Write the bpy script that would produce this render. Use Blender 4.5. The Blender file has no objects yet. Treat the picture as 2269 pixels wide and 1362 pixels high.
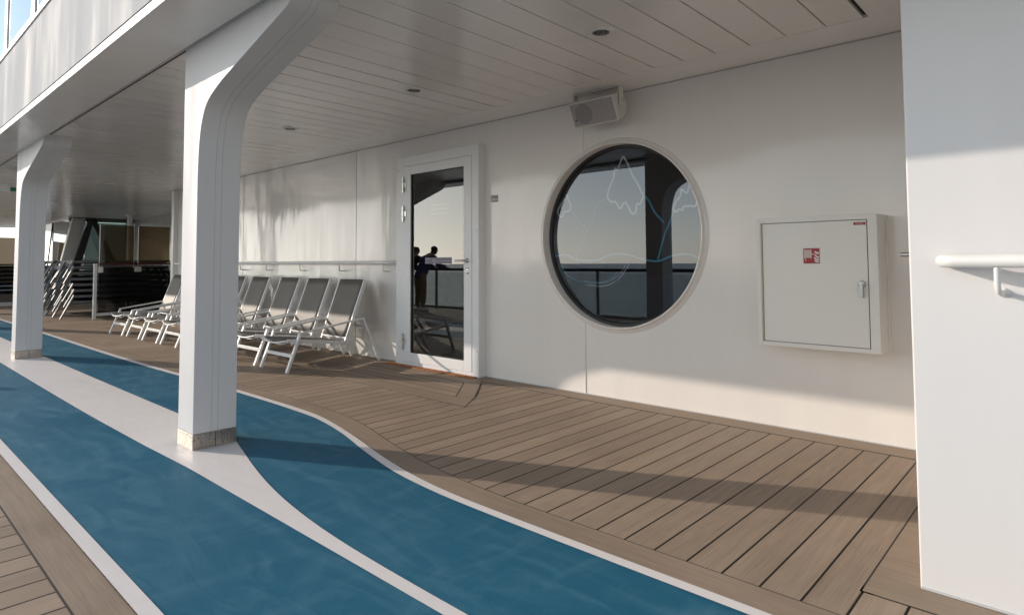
import bpy, bmesh, math, random
from mathutils import Vector, Matrix
random.seed(7)
PI = math.pi
scene = bpy.context.scene
COL = scene.collection
WALL = 4.29          # plane of the deckhouse wall
CEIL = 2.475         # underside of the canopy
# ------------------------------------------------------------------ materials
MATS = {}
def nn(nt, t, **kw):
    n = nt.nodes.new(t)
    for k, v in kw.items():
        if k in n.inputs: n.inputs[k].default_value = v
        else: setattr(n, k, v)
    return n
def mathn(nt, op, a, b=None, c=None, clamp=False):
    n = nt.nodes.new('ShaderNodeMath'); n.operation = op; n.use_clamp = clamp
    for i, v in enumerate((a, b, c)):
        if v is None: continue
        if isinstance(v, (int, float)): n.inputs[i].default_value = v
        else: nt.links.new(v, n.inputs[i])
    return n.outputs[0]
def mixc(nt, f, a, b):
    n = nt.nodes.new('ShaderNodeMix'); n.data_type = 'RGBA'
    for i, v in ((0, f), (6, a), (7, b)):
        if isinstance(v, (int, float)): n.inputs[i].default_value = v
        elif isinstance(v, (tuple, list)): n.inputs[i].default_value = (*v[:3], 1)
        else: nt.links.new(v, n.inputs[i])
    return n.outputs[2]
def noise(nt, co, scale=1.0, sc=(1, 1, 1), detail=3, rough=.5, dist=0):
    mp = nt.nodes.new('ShaderNodeMapping'); mp.inputs['Scale'].default_value = sc
    nt.links.new(co, mp.inputs['Vector'])
    n = nn(nt, 'ShaderNodeTexNoise', Scale=scale, Detail=detail, Roughness=rough, Distortion=dist)
    nt.links.new(mp.outputs[0], n.inputs['Vector'])
    return n.outputs['Fac']
def ramp(nt, f, a, b, lo=0.0, hi=1.0):
    n = nn(nt, 'ShaderNodeMapRange'); n.clamp = True
    nt.links.new(f, n.inputs['Value'])
    n.inputs['From Min'].default_value = a; n.inputs['From Max'].default_value = b
    n.inputs['To Min'].default_value = lo; n.inputs['To Max'].default_value = hi
    return n.outputs[0]
def base(name, col=(.8, .8, .8), rough=.5, metal=0, spec=.5, coat=0):
    m = bpy.data.materials.new(name); m.use_nodes = True
    nt = m.node_tree; b = nt.nodes['Principled BSDF']
    b.inputs['Base Color'].default_value = (*col, 1); b.inputs['Roughness'].default_value = rough
    b.inputs['Metallic'].default_value = metal; b.inputs['Specular IOR Level'].default_value = spec
    b.inputs['Coat Weight'].default_value = coat; b.inputs['Coat Roughness'].default_value = .08
    MATS[name] = m
    return m, nt, b
def geo(nt): return nn(nt, 'ShaderNodeNewGeometry').outputs['Position']
def bump(nt, b, h, strength=.2, dist=.01):
    n = nn(nt, 'ShaderNodeBump', Strength=strength, Distance=dist)
    nt.links.new(h, n.inputs['Height']); nt.links.new(n.outputs[0], b.inputs['Normal'])
    return n
def paint(name, col, rough=.3, wav=.004, wscale=(1.3, 1.3, .35), wd=1.0, grime=.06, fine=.00002, spec=.5, stren=1.0, streak=0):
    """painted steel: slightly uneven sheen, faint run marks and plate waviness"""
    m, nt, b = base(name, col, rough, spec=spec)
    P = geo(nt)
    st = noise(nt, P, 1.0, (7, 7, .5), 4, .6)
    bl = noise(nt, P, 1.6, (1, 1, 1), 4, .55)
    f = mathn(nt, 'ADD', ramp(nt, st, .35, .7, 0, .6), ramp(nt, bl, .4, .75, 0, .4))
    dk = tuple(c*(1-grime*2.0) for c in col)
    nt.links.new(mixc(nt, mathn(nt, 'MULTIPLY', f, .5), col, dk), b.inputs['Base Color'])
    r = mathn(nt, 'ADD', ramp(nt, noise(nt, P, 1.0, (5, 5, .8), 3), .3, .7, rough*.75, rough*1.3), 0)
    nt.links.new(r, b.inputs['Roughness'])
    w = noise(nt, P, wd, wscale, 2, .4)
    fn = noise(nt, P, 160, (1, 1, 1), 2, .5)
    h = mathn(nt, 'ADD', mathn(nt, 'MULTIPLY', w, wav), mathn(nt, 'MULTIPLY', fn, fine))
    if streak: h = mathn(nt, 'ADD', h, mathn(nt, 'MULTIPLY', noise(nt, P, 1.0, (11, 11, .7), 4, .55), streak))
    bump(nt, b, h, stren, 1.0)
    return m
paint('wall_paint', (.83, .79, .75), .115, wav=.017, wscale=(2.2, 2.2, .8), wd=1.0, grime=.04, fine=0, streak=.0016)
paint('box_paint', (.73, .715, .71), .42, wav=.006, grime=.04)
paint('column_paint', (.67, .66, .655), .55, wav=.003, wscale=(2, 2, .6), grime=.04, spec=.25)
paint('ceiling_paint', (.86, .82, .78), .19, wav=.0025, wscale=(4.4, .6, 1), wd=1.0, grime=.05)
paint('soffit_paint', (.86, .83, .80), .20, wav=.002, wscale=(.6, 2, 1), grime=.05)
paint('fascia_paint', (.53, .53, .53), .85, wav=.0003, wscale=(1.5, 1.5, .3), grime=.05, spec=.05)
paint('door_paint', (.80, .80, .80), .38, wav=.0, grime=.03)
paint('cabinet_paint', (.80, .78, .73), .38, wav=.001, wscale=(4, 4, 3), grime=.03)
paint('rail_paint', (.75, .745, .735), .38, wav=.002, wscale=(9, 9, 9), grime=.03)
paint('speaker_plastic', (.66, .64, .60), .5, wav=0, grime=.04)
paint('grey_steel', (.20, .21, .22), .40, wav=0, grime=.08)
paint('chair_white', (.80, .80, .79), .40, wav=0, grime=.03)
paint('far_white', (.62, .62, .61), .38, wav=.002, grime=.06)
base('seam_grey', (.50, .50, .50), .5)
base('joint_grey', (.46, .43, .40), .6)
base('gap_dark', (.03, .028, .026), .8)
base('rubber', (.02, .02, .022), .5)
base('black_steel', (.012, .013, .015), .35)
base('chrome', (.62, .62, .60), .22, 1)
base('dull_chrome', (.42, .42, .41), .3, 1)
base('brass_hinge', (.45, .38, .24), .4, 1)
base('navy_sling', (.018, .025, .045), .6)
base('sign_red', (.33, .012, .018), .4)
base('sign_white', (.78, .76, .72), .5)
base('etch_white', (.86, .95, .92), .6)
base('etch_blue', (.05, .45, .70), .5)
base('notice_grey', (.09, .085, .13), .4)
base('notice_text', (.30, .30, .36), .5)
base('sticker_grey', (.33, .33, .33), .7)
base('glue', (.60, .59, .57), .7)
base('exit_green', (.0, .22, .10), .4)
base('beige_panel', (.42, .31, .19), .7)
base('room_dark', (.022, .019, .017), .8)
base('wood_rail', (.10, .028, .016), .3)
base('led_dark', (.14, .14, .135), .4)
base('blue_led', (.02, .10, .22), .3)
base('trouser', (.24, .18, .12), .9)
base('navy_cloth', (.05, .05, .12), .9)
base('black_cloth', (.035, .03, .03), .9)
base('skin', (.45, .26, .18), .5)
base('hair_dark', (.02, .012, .008), .6)
base('hair_brown', (.09, .045, .02), .6)
base('shoe_white', (.7, .7, .7), .6)
# reflector dish of the downlights
m, nt, b = base('reflector', (.50, .49, .47), .35, 1)
# speaker grille: fine perforation
m, nt, b = base('grille', (.35, .32, .31), .55)
P = geo(nt)
v = nn(nt, 'ShaderNodeTexVoronoi', Scale=330.0); nt.links.new(P, v.inputs['Vector'])
nt.links.new(mixc(nt, ramp(nt, v.outputs['Distance'], .18, .42), (.13, .115, .11), (.40, .37, .36)), b.inputs['Base Color'])
# brushed stainless plinth with water spots
m, nt, b = base('plinth_steel', (.60, .56, .51), .38, 1)
P = geo(nt)
sp = noise(nt, P, 70, (1, 1, 1), 3, .6); br = noise(nt, P, 1, (300, 300, 6), 2)
spot = ramp(nt, sp, .58, .68)
nt.links.new(mixc(nt, mathn(nt, 'MULTIPLY', spot, .75), (.47, .43, .385), (.12, .09, .065)), b.inputs['Base Color'])
nt.links.new(mathn(nt, 'ADD', ramp(nt, br, .3, .7, .22, .42), mathn(nt, 'MULTIPLY', spot, .3)), b.inputs['Roughness'])
# fabric sling
m, nt, b = base('taupe_sling', (.23, .205, .175), .55)
P = geo(nt)
w1 = nn(nt, 'ShaderNodeTexWave', Scale=210.0); w1.bands_direction = 'X'; nt.links.new(P, w1.inputs['Vector'])
w2 = nn(nt, 'ShaderNodeTexWave', Scale=210.0); w2.bands_direction = 'Z'; nt.links.new(P, w2.inputs['Vector'])
wv = mathn(nt, 'MULTIPLY', w1.outputs['Fac'], w2.outputs['Fac'])
nt.links.new(mixc(nt, wv, (.11, .10, .088), (.195, .177, .152)), b.inputs['Base Color'])
bump(nt, b, wv, .25, .001)
# lane coating: hand-trowelled resin, streaky
def resin(name, c0, c1, rough, amp, spec):
    m, nt, b = base(name, c0, rough, spec=spec)
    P = geo(nt)
    s1 = noise(nt, P, 1.0, (1.5, 5.0, 1), 5, .62, 1.6)
    s2 = noise(nt, P, 1.0, (6.5, 2.2, 1), 4, .6, 1.2)
    s3 = noise(nt, P, .55, (1, 1, 1), 3, .5, .4)
    f = mathn(nt, 'MULTIPLY', ramp(nt, s1, .46, .74), .62)
    f = mathn(nt, 'ADD', f, mathn(nt, 'MULTIPLY', ramp(nt, s2, .5, .78), .40))
    f = mathn(nt, 'ADD', f, mathn(nt, 'MULTIPLY', ramp(nt, s3, .35, .7), .30), clamp=True)
    fl = noise(nt, P, 260, (1, 1, 1), 2, .5)
    f = mathn(nt, 'ADD', f, ramp(nt, fl, .3, .7, -.10, .10), clamp=True)
    cc = mixc(nt, mathn(nt, 'MULTIPLY', f, amp), c0, c1)
    sc1 = noise(nt, P, 1.0, (2.5, 70, 1), 3, .6, 2.5); sc2 = noise(nt, P, 1.0, (55, 3, 1), 3, .6, 3.0); mk = noise(nt, P, 2.1, (1, 1, 1), 3, .6)
    scr = mathn(nt, 'MULTIPLY', mathn(nt, 'MAXIMUM', ramp(nt, sc1, .70, .76), ramp(nt, sc2, .71, .77)), ramp(nt, mk, .48, .66))
    cc = mixc(nt, mathn(nt, 'MULTIPLY', scr, .30), cc, tuple(min(1, v*1.1+.12) for v in c1))
    dirt = ramp(nt, noise(nt, P, 13, (1, 1, 1), 5, .75), .68, .78)
    cc = mixc(nt, mathn(nt, 'MULTIPLY', dirt, .25), cc, tuple(v*.45+.01 for v in c0))
    nt.links.new(cc, b.inputs['Base Color'])
    nt.links.new(ramp(nt, s1, .3, .7, rough*.8, rough*1.25), b.inputs['Roughness'])
    h = mathn(nt, 'ADD', mathn(nt, 'MULTIPLY', s1, .004), mathn(nt, 'MULTIPLY', noise(nt, P, 90, (1, 1, 1), 3), .0007))
    bump(nt, b, h, .5, 1.0)
    return m
resin('lane_blue', (.014, .112, .190), (.085, .215, .295), (.55), .78, .12)
resin('stripe_white', (.80, .76, .74), (.72, .69, .67), .42, .8, .35)
# synthetic teak
def teak(name, axis='Y', pitch=.133, off=-.847, grooves=True, c0=(.225, .168, .125), c1=(.41, .318, .238)):
    m, nt, b = base(name, c0, .66, spec=.22)
    P = geo(nt)
    sx = nn(nt, 'ShaderNodeSeparateXYZ'); nt.links.new(P, sx.inputs[0])
    across = sx.outputs[0] if axis == 'Y' else sx.outputs[1]
    u = mathn(nt, 'DIVIDE', mathn(nt, 'SUBTRACT', across, off), pitch)
    idx = mathn(nt, 'FLOOR', u)
    wn = nn(nt, 'ShaderNodeTexWhiteNoise', noise_dimensions='1D'); nt.links.new(idx, wn.inputs['W'])
    g = (210, 4.5, 1) if axis == 'Y' else (4.5, 210, 1)
    g2 = (38, 1.1, 1) if axis == 'Y' else (1.1, 38, 1)
    grain = noise(nt, P, 1.0, g, 3, .6)
    cloud = noise(nt, P, 1.0, g2, 4, .6)
    blot = noise(nt, P, 1.7, (1, 1, 1), 4, .6, .6)
    f = mathn(nt, 'ADD', ramp(nt, grain, .32, .68, -.24, .20), ramp(nt, cloud, .3, .7, .15, .45))
    f = mathn(nt, 'ADD', f, mathn(nt, 'MULTIPLY', wn.outputs[0], .34 if grooves else 0))
    f = mathn(nt, 'ADD', f, ramp(nt, blot, .3, .75, -.10, .34), clamp=True)
    c = mixc(nt, f, c0, c1)
    if grooves:
        fr = mathn(nt, 'FRACT', mathn(nt, 'ADD', u, .5))
        d = mathn(nt, 'ABSOLUTE', mathn(nt, 'SUBTRACT', fr, .5))
        gm = ramp(nt, d, .026, .037, 1, 0)
        c = mixc(nt, gm, c, (.012, .011, .010))
        h = mathn(nt, 'ADD', mathn(nt, 'MULTIPLY', gm, -.0015), mathn(nt, 'MULTIPLY', grain, .0011))
    else:
        h = mathn(nt, 'MULTIPLY', grain, .0003)
    st = noise(nt, P, 5.5, (1, 1, 1), 5, .7, 1.5)
    c = mixc(nt, ramp(nt, st, .66, .80, 0, .35), c, (.10, .07, .05))
    nt.links.new(c, b.inputs['Base Color'])
    nt.links.new(ramp(nt, blot, .3, .7, .5, .72), b.inputs['Roughness'])
    bump(nt, b, h, .9, 1.0)
    return m
teak('teak_cross', 'Y')
teak('teak_along', 'X', .116, 3.487)
teak('teak_margin', 'X', 1, 0, False, (.235, .178, .132), (.40, .315, .238))
# glazing: a real pane that mirrors the sky and lets the dark room show
def glazing(name, tint, fac, ior=1.5, rough=0.0, rc=(.95, .97, .96)):
    m = bpy.data.materials.new(name); m.use_nodes = True; nt = m.node_tree
    nt.nodes.remove(nt.nodes['Principled BSDF'])
    tr = nn(nt, 'ShaderNodeBsdfTransparent'); tr.inputs[0].default_value = (*tint, 1)
    gl = nn(nt, 'ShaderNodeBsdfGlossy', Roughness=rough); gl.inputs[0].default_value = (*rc, 1)
    lw = nn(nt, 'ShaderNodeLayerWeight', Blend=.5)
    fr = mathn(nt, 'MULTIPLY_ADD', mathn(nt, 'POWER', lw.outputs['Facing'], 5.0), .94, .05)   # the same from both sides of a pane
    mx = nn(nt, 'ShaderNodeMixShader')
    nt.links.new(mathn(nt, 'ADD', fr, fac, clamp=True), mx.inputs[0])
    nt.links.new(tr.outputs[0], mx.inputs[1]); nt.links.new(gl.outputs[0], mx.inputs[2])
    nt.links.new(mx.outputs[0], nt.nodes['Material Output'].inputs[0])
    MATS[name] = m
glazing('window_glass', (.55, .57, .55), .085)
glazing('porthole_glass', (.58, .60, .62), .06, rc=(.88, .94, 1.0))
glazing('upper_glass', (.3, .34, .36), .02, rc=(.66, .84, 1.0))
glazing('clear_glass', (.90, .94, .92), .02)
glazing('brown_glass', (.50, .42, .32), -.01)
glazing('dark_glass', (.30, .30, .31), -.035)
glazing('teal_glass', (.55, .66, .62), .06)
# sea
m, nt, b = base('sea', (.27, .31, .33), .4)
P = geo(nt)
bump(nt, b, noise(nt, P, .25, (1, 1, 1), 6, .6), .8, 1.2)
# rusty grating
m, nt, b = base('grating', (.40, .17, .05), .55)
P = geo(nt)
nt.links.new(mixc(nt, ramp(nt, noise(nt, P, 30, (1, 1, 1), 4, .7), .35, .65), (.60, .22, .05), (.16, .07, .035)), b.inputs['Base Color'])
# ------------------------------------------------------------------ mesh helpers
class MB:
    def __init__(s): s.v = []; s.f = []; s.sm = []
    def add(s, vs, fs, smooth=False):
        o = len(s.v); s.v += [tuple(v) for v in vs]
        s.f += [tuple(i+o for i in f) for f in fs]; s.sm += [smooth]*len(fs); return s
    def box(s, x0, x1, y0, y1, z0, z1):
        vs = [(x, y, z) for z in (z0, z1) for y in (y0, y1) for x in (x0, x1)]
        return s.add(vs, [(0, 2, 3, 1), (4, 5, 7, 6), (0, 1, 5, 4), (2, 6, 7, 3), (0, 4, 6, 2), (1, 3, 7, 5)])
    def bar(s, p, q, w, h, up=(0, 0, 1)):
        p = Vector(p); q = Vector(q); d = (q-p).normalized(); up = Vector(up)
        if abs(d.dot(up)) > .99: up = Vector((1, 0, 0))
        a = d.cross(up).normalized(); b = a.cross(d).normalized()
        vs = [c+a*i*w/2+b*j*h/2 for c in (p, q) for j in (-1, 1) for i in (-1, 1)]
        return s.add(vs, [(0, 2, 3, 1), (4, 5, 7, 6), (0, 1, 5, 4), (2, 6, 7, 3), (0, 4, 6, 2), (1, 3, 7, 5)])
    def tube(s, pts, r, n=14, caps=True):
        pts = [Vector(p) for p in pts]; rings = []
        ref = None
        for i, p in enumerate(pts):
            d = ((pts[min(i+1, len(pts)-1)]-p).normalized()+(p-pts[max(i-1, 0)]).normalized()).normalized()
            if ref is None: ref = Vector((0, 0, 1)) if abs(d.z) < .9 else Vector((1, 0, 0))
            a = d.cross(ref).normalized(); b = a.cross(d).normalized(); ref = b
            rr = r[i] if isinstance(r, (list, tuple)) else r
            rings.append([p+(a*math.cos(t)+b*math.sin(t))*rr for t in [2*PI*k/n for k in range(n)]])
        vs = [v for g in rings for v in g]; fs = []
        for i in range(len(rings)-1):
            for k in range(n): fs.append((i*n+k, i*n+(k+1) % n, (i+1)*n+(k+1) % n, (i+1)*n+k))
        s.add(vs, fs, True)
        if caps:
            s.add(rings[0], [tuple(reversed(range(n)))]); s.add(rings[-1], [tuple(range(n))])
        return s
    def prism(s, poly, axis, a, b):
        """poly: 2D outline; axis 'Y' means outline in XZ extruded a..b along Y, 'X': outline in YZ, 'Z': outline in XY"""
        f = {'Y': lambda p, t: (p[0], t, p[1]), 'X': lambda p, t: (t, p[0], p[1]), 'Z': lambda p, t: (p[0], p[1], t)}[axis]
        n = len(poly); vs = [f(p, a) for p in poly]+[f(p, b) for p in poly]
        return s.add(vs, [tuple(range(n)), tuple(reversed(range(n, 2*n)))]+[(i, (i+1) % n, n+(i+1) % n, n+i) for i in range(n)])
    def lathe(s, prof, c, axis='Y', n=48, smooth=True):
        """profile [(radius, along)] turned about an axis through c"""
        vs = []
        for r, t in prof:
            for k in range(n):
                a = 2*PI*k/n; x, y = r*math.cos(a), r*math.sin(a)
                vs.append({'Y': (c[0]+x, c[1]+t, c[2]+y), 'Z': (c[0]+x, c[1]+y, c[2]+t), 'X': (c[0]+t, c[1]+x, c[2]+y)}[axis])
        fs = [(i*n+k, i*n+(k+1) % n, (i+1)*n+(k+1) % n, (i+1)*n+k) for i in range(len(prof)-1) for k in range(n)]
        return s.add(vs, fs, smooth)
    def ribbon(s, top, bot):
        n = len(top)
        return s.add(list(top)+list(bot), [(i, i+1, n+i+1, n+i) for i in range(n-1)])
    def build(s, name, mat, parent=None, bevel=0, seg=2, loc=None, fix=True):
        me = bpy.data.meshes.new(name); me.from_pydata(s.v, [], s.f)
        me.polygons.foreach_set('use_smooth', s.sm)
        if fix:
            bm = bmesh.new(); bm.from_mesh(me); bmesh.ops.recalc_face_normals(bm, faces=bm.faces); bm.to_mesh(me); bm.free()
        o = bpy.data.objects.new(name, me); COL.objects.link(o)
        me.materials.append(MATS[mat])
        if parent is not None: o.parent = parent
        if loc: o.location = loc
        if bevel:
            mo = o.modifiers.new('bevel', 'BEVEL'); mo.width = bevel; mo.segments = seg; mo.limit_method = 'ANGLE'
        return o
def tag(o, label=None, cat=None, group=None, kind=None):
    if label: o['label'] = label
    if cat: o['category'] = cat
    if group: o['group'] = group
    if kind: o['kind'] = kind
    return o
def thing(name, label, cat, loc=(0, 0, 0), rz=0, group=None):
    o = bpy.data.objects.new(name, None); COL.objects.link(o)
    o.location = loc; o.rotation_euler = (0, 0, rz); o.empty_display_size = .1
    return tag(o, label, cat, group)
def dup(root, loc, rz, label):
    r = root.copy(); COL.objects.link(r); r.location = loc; r.rotation_euler = (0, 0, rz); r['label'] = label
    for ch in root.children:
        c = ch.copy(); COL.objects.link(c); c.parent = r
        for g in ch.children:
            d = g.copy(); COL.objects.link(d); d.parent = c
    return r
def local(o, root):
    """parent world-built part to a thing's empty keeping its place"""
    o.parent = root; o.matrix_parent_inverse = Matrix.Translation(-Vector(root.location)); return o
def smooth_path(pts, x, xs=None):
    """monotone interpolation of a polyline sampled at x (points sorted by x)"""
    for i in range(len(pts)-1):
        if pts[i][0] <= x <= pts[i+1][0]:
            t = (x-pts[i][0])/(pts[i+1][0]-pts[i][0])
            def m(j):
                if j <= 0 or j >= len(pts)-1: return 0
                return (pts[j+1][1]-pts[j-1][1])/(pts[j+1][0]-pts[j-1][0])
            h = pts[i+1][0]-pts[i][0]; a, b = pts[i][1], pts[i+1][1]
            return (2*t**3-3*t*t+1)*a+(t**3-2*t*t+t)*h*m(i)+(-2*t**3+3*t*t)*b+(t**3-t*t)*h*m(i+1)
    return pts[0][1] if x < pts[0][0] else pts[-1][1]
# ------------------------------------------------------------------ the deck
XL, XR, YO = -32.0, 12.0, -1.62
A_OUT = [(XL, 2.20), (-16, 2.27), (-12, 2.30), (-8, 2.32), (-5.6, 2.392), (-4.8, 2.405), (-4.3, 2.402), (-4.0, 2.378), (-3.5, 2.276), (-3.0, 2.145), (-2.65, 2.068), (-2.3, 2.022), (-1.9, 2.008), (-1.2, 2.005), (XR, 2.005)]
A_IN = [(XL, 2.14), (-16, 2.21), (-12, 2.24), (-8, 2.26), (-5.6, 2.338), (-4.8, 2.352), (-4.35, 2.348), (-4.0, 2.330), (-3.55, 2.244), (-3.1, 2.118), (-2.7, 2.022), (-2.35, 1.978), (-2.0, 1.963), (-1.2, 1.957), (XR, 1.957)]
A_GRV = [(XL, 2.36), (-16, 2.43), (-12, 2.46), (-8, 2.48), (-5.8, 2.52), (-4.9, 2.553), (-4.3, 2.556), (-4.0, 2.535), (-3.62, 2.466), (-3.1, 2.325), (-2.7, 2.236), (-2.35, 2.186), (-2.0, 2.160), (-1.6, 2.154), (XR, 2.154)]
B_UP = [(XL, 1.67), (-12, 1.70), (-8, 1.708), (-4.7, 1.730), (-4.25, 1.742), (-3.95, 1.722), (-3.7, 1.660), (-3.3, 1.556), (-2.95, 1.478), (-2.6, 1.422), (-2.25, 1.388), (-1.9, 1.373), (-1.4, 1.367), (XR, 1.367)]
B_LO = [(XL, 1.25), (-9, 1.268), (-5.7, 1.272), (-4.3, 1.290), (-3.4, 1.313), (XR, 1.316)]
xs = []
x = XL
while x < XR-1e-6:
    xs.append(x); x += .06 if -7.5 < x < -.5 else .5
xs.append(XR)
def line(path, z): return [(x, smooth_path(path, x), z) for x in xs]
def flat(y, z): return [(x, y, z) for x in xs]
tag(MB().add([(XL, YO, -.0), (XR, YO, 0), (XR, 8, 0), (XL, 8, 0)], [(0, 1, 2, 3)]).build('deck', 'teak_cross'), kind='structure')
tag(MB().ribbon(line(A_GRV, .003), line(A_OUT, .003)).build('deck_margin', 'teak_margin'), kind='structure')
tag(MB().ribbon([(p[0], p[1]+.0075, .0015) for p in line(A_GRV, 0)], [(p[0], p[1]-.02, .0015) for p in line(A_GRV, 0)]).build('deck_caulking', 'gap_dark'), kind='structure')
tag(MB().ribbon(flat(.672, .003), flat(.540, .003)).build('deck_margin', 'teak_margin'), kind='structure')
tag(MB().ribbon(flat(.545, .0015), flat(.533, .0015)).build('deck_caulking', 'gap_dark'), kind='structure')
tag(MB().ribbon([(p[0], p[1]+.02, .005) for p in line(A_IN, 0)], flat(.70, .005)).build('running_lane', 'lane_blue'), kind='structure')
tag(MB().ribbon(line(A_OUT, .009), line(A_IN, .009)).build('lane_stripe', 'stripe_white'), kind='structure')
tag(MB().ribbon(line(B_UP, .009), line(B_LO, .009)).build('lane_stripe', 'stripe_white'), kind='structure')
tag(MB().ribbon(flat(.727, .009), flat(.672, .009)).build('lane_stripe', 'stripe_white'), kind='structure')
# margin along the wall, around the near corner and around the door landing
mm = MB()
mm.box(-4.15, -.60, 4.102, WALL+.01, -.01, .003)
mm.box(-.5835, -.30, 2.520, WALL, -.01, .0031)
mm.box(-.5835, XR, 2.366, 2.5195, -.01, .003)
mm.prism([(-12.3, 3.303), (-3.515, 3.303), (-3.703, 3.592), (-3.8145, 3.4815), (-6.235, 3.4815), (-6.38, 3.62), (-6.44, 3.4815), (-12.3, 3.4815)], 'Z', -.01, .0034)
mm.prism([(-3.8165, 3.4835), (-3.705, 3.594), (-4.135, 4.1015), (-4.36, 4.1015), (-4.20, 3.935)], 'Z', -.01, .0036)
mm.prism([(-6.2335, 3.4835), (-6.345, 3.594), (-5.915, 4.1015), (-5.69, 4.1015), (-5.85, 3.935)], 'Z', -.01, .0036)
mm.box(-5.85, -4.20, 3.938, 4.1012, -.01, .0032)
tag(mm.build('deck_margin', 'teak_margin'), kind='structure')
mc = MB()
mc.box(-4.15, -.578, 4.095, 4.11, -.01, .0015)
mc.box(-.5905, -.55, 2.36, WALL, -.01, .0015); mc.box(-.59, XR, 2.360, 2.40, -.01, .0015)
mc.box(-12.3, -3.509, 3.296, 3.306, -.01, .0015)
tag(mc.build('deck_caulking', 'gap_dark'), kind='structure')
tag(MB().prism([(-6.235, 3.482), (-3.822, 3.482), (-4.205, 3.935), (-5.845, 3.935)], 'Z', -.01, .0022).build('door_landing', 'teak_along'), kind='structure')
ml = MB().bar((-3.818, 3.484, .0036), (-4.203, 3.936, .0036), .0085, .0014).bar((-3.703, 3.592, .0036), (-4.112, 4.075, .0036), .0085, .0014).bar((-12.3, 3.4815, .0034), (-3.818, 3.4815, .0034), .004, .0012).bar((-4.2, 3.9365, .0034), (-5.85, 3.9365, .0034), .004, .0012)
tag(ml.build('deck_caulking', 'gap_dark'), kind='structure')
# hull edge and sea
tag(MB().box(XL, XR, YO-.05, YO-.001, -6, .06).build('deck_edge', 'far_white'), kind='structure')
tag(MB().add([(-9000, -9000, -24), (9000, -9000, -24), (9000, 9000, -24), (-9000, 9000, -24)], [(0, 1, 2, 3)]).build('sea', 'sea'), kind='structure')
# ------------------------------------------------------------------ deckhouse wall (holes for porthole and door)
PX, PZ, PR = -2.775, 1.318, .745
wall = thing('deckhouse_wall', 'long glossy white steel wall running behind the lounge chairs, door and round window', 'wall', (-6, WALL, 0))
w = MB()
DX0, DX1, DZ1 = -5.50, -4.32, 2.22
BX_ = -.446
def quad(x0, x1, z0, z1): w.add([(x0, WALL, z0), (x1, WALL, z0), (x1, WALL, z1), (x0, WALL, z1)], [(0, 1, 2, 3)])
quad(-12.35, DX0, 0, 2.56); quad(DX0, DX1, DZ1, 2.56); quad(DX1, PX-.9, 0, 2.56); quad(PX+.9, -.30, 0, 2.56)
quad(PX-.9, PX+.9, 0, PZ-.9); quad(PX-.9, PX+.9, PZ+.9, 2.56)
N = 96
ci, sq = [], []
for k in range(N):
    a = 2*PI*k/N+PI/4; c, s_ = math.cos(a), math.sin(a); mx = max(abs(c), abs(s_))
    ci.append((PX+PR*c, WALL, PZ+PR*s_)); sq.append((PX+.9*c/mx, WALL, PZ+.9*s_/mx))
w.add(ci+sq, [(k, (k+1) % N, N+(k+1) % N, N+k) for k in range(N)])
w.box(-12.35, -12.30, WALL+.001, 6.6, 0, 2.56)
w.box(-22.2, -12.35, 6.3, 6.36, 0, 2.56)
bm_ = w.build('wall_panel', 'wall_paint', None, fix=False); local(bm_, wall)
for x0 in (-3.092, -6.496, -9.6):
    sm = MB()
    if x0 == -3.092:
        z = PZ-math.sqrt(.80**2-(x0-PX)**2); zt = PZ+math.sqrt(.80**2-(x0-PX)**2)
        sm.tube([(x0, WALL-.001, .004), (x0, WALL-.001, z)], .0055, 8).tube([(x0, WALL-.001, zt), (x0, WALL-.001, 2.47)], .0055, 8)
        local(sm.build('weld_seam', 'wall_paint'), wall)
    else:
        sm.box(x0-.0018, x0+.0018, WALL-.0025, WALL+.01, .004, 2.47)
        local(sm.build('panel_joint', 'grey_steel'), wall)
sl_ = MB().box(-4.27, BX_, WALL-.011, WALL-.001, .003, .011).box(-12.3, -5.58, WALL-.011, WALL-.001, .003, .011)
local(sl_.build('foot_sealant', 'seam_grey', bevel=.003), wall)
local(MB().box(-12.3, BX_, WALL-.004, WALL-.0005, 2.4690, 2.4735).build('top_joint', 'joint_grey'), wall)
# pilaster at the far end of the wall
pl = MB().box(-12.47, -12.352, 4.21, 4.40, 0, CEIL-.004)
tag(pl.build('corner_post', 'rail_paint', bevel=.006), 'white vertical corner post at the far end of the wall above the lounge chairs', 'post')
# dark rooms behind the openings
rm = thing('cabin_interior', 'dark cabin interior seen dimly through the glass door and round window', 'room', (-5, 6, 0))
r = MB()
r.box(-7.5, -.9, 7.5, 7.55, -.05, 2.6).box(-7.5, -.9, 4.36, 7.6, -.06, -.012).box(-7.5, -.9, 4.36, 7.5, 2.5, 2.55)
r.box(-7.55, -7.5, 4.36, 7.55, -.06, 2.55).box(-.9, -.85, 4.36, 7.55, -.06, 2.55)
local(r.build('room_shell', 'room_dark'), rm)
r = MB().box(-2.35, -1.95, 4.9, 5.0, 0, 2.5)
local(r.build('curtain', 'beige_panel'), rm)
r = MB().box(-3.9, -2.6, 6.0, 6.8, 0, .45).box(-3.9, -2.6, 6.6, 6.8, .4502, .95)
local(r.build('settee', 'navy_cloth', bevel=.04), rm)
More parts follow.
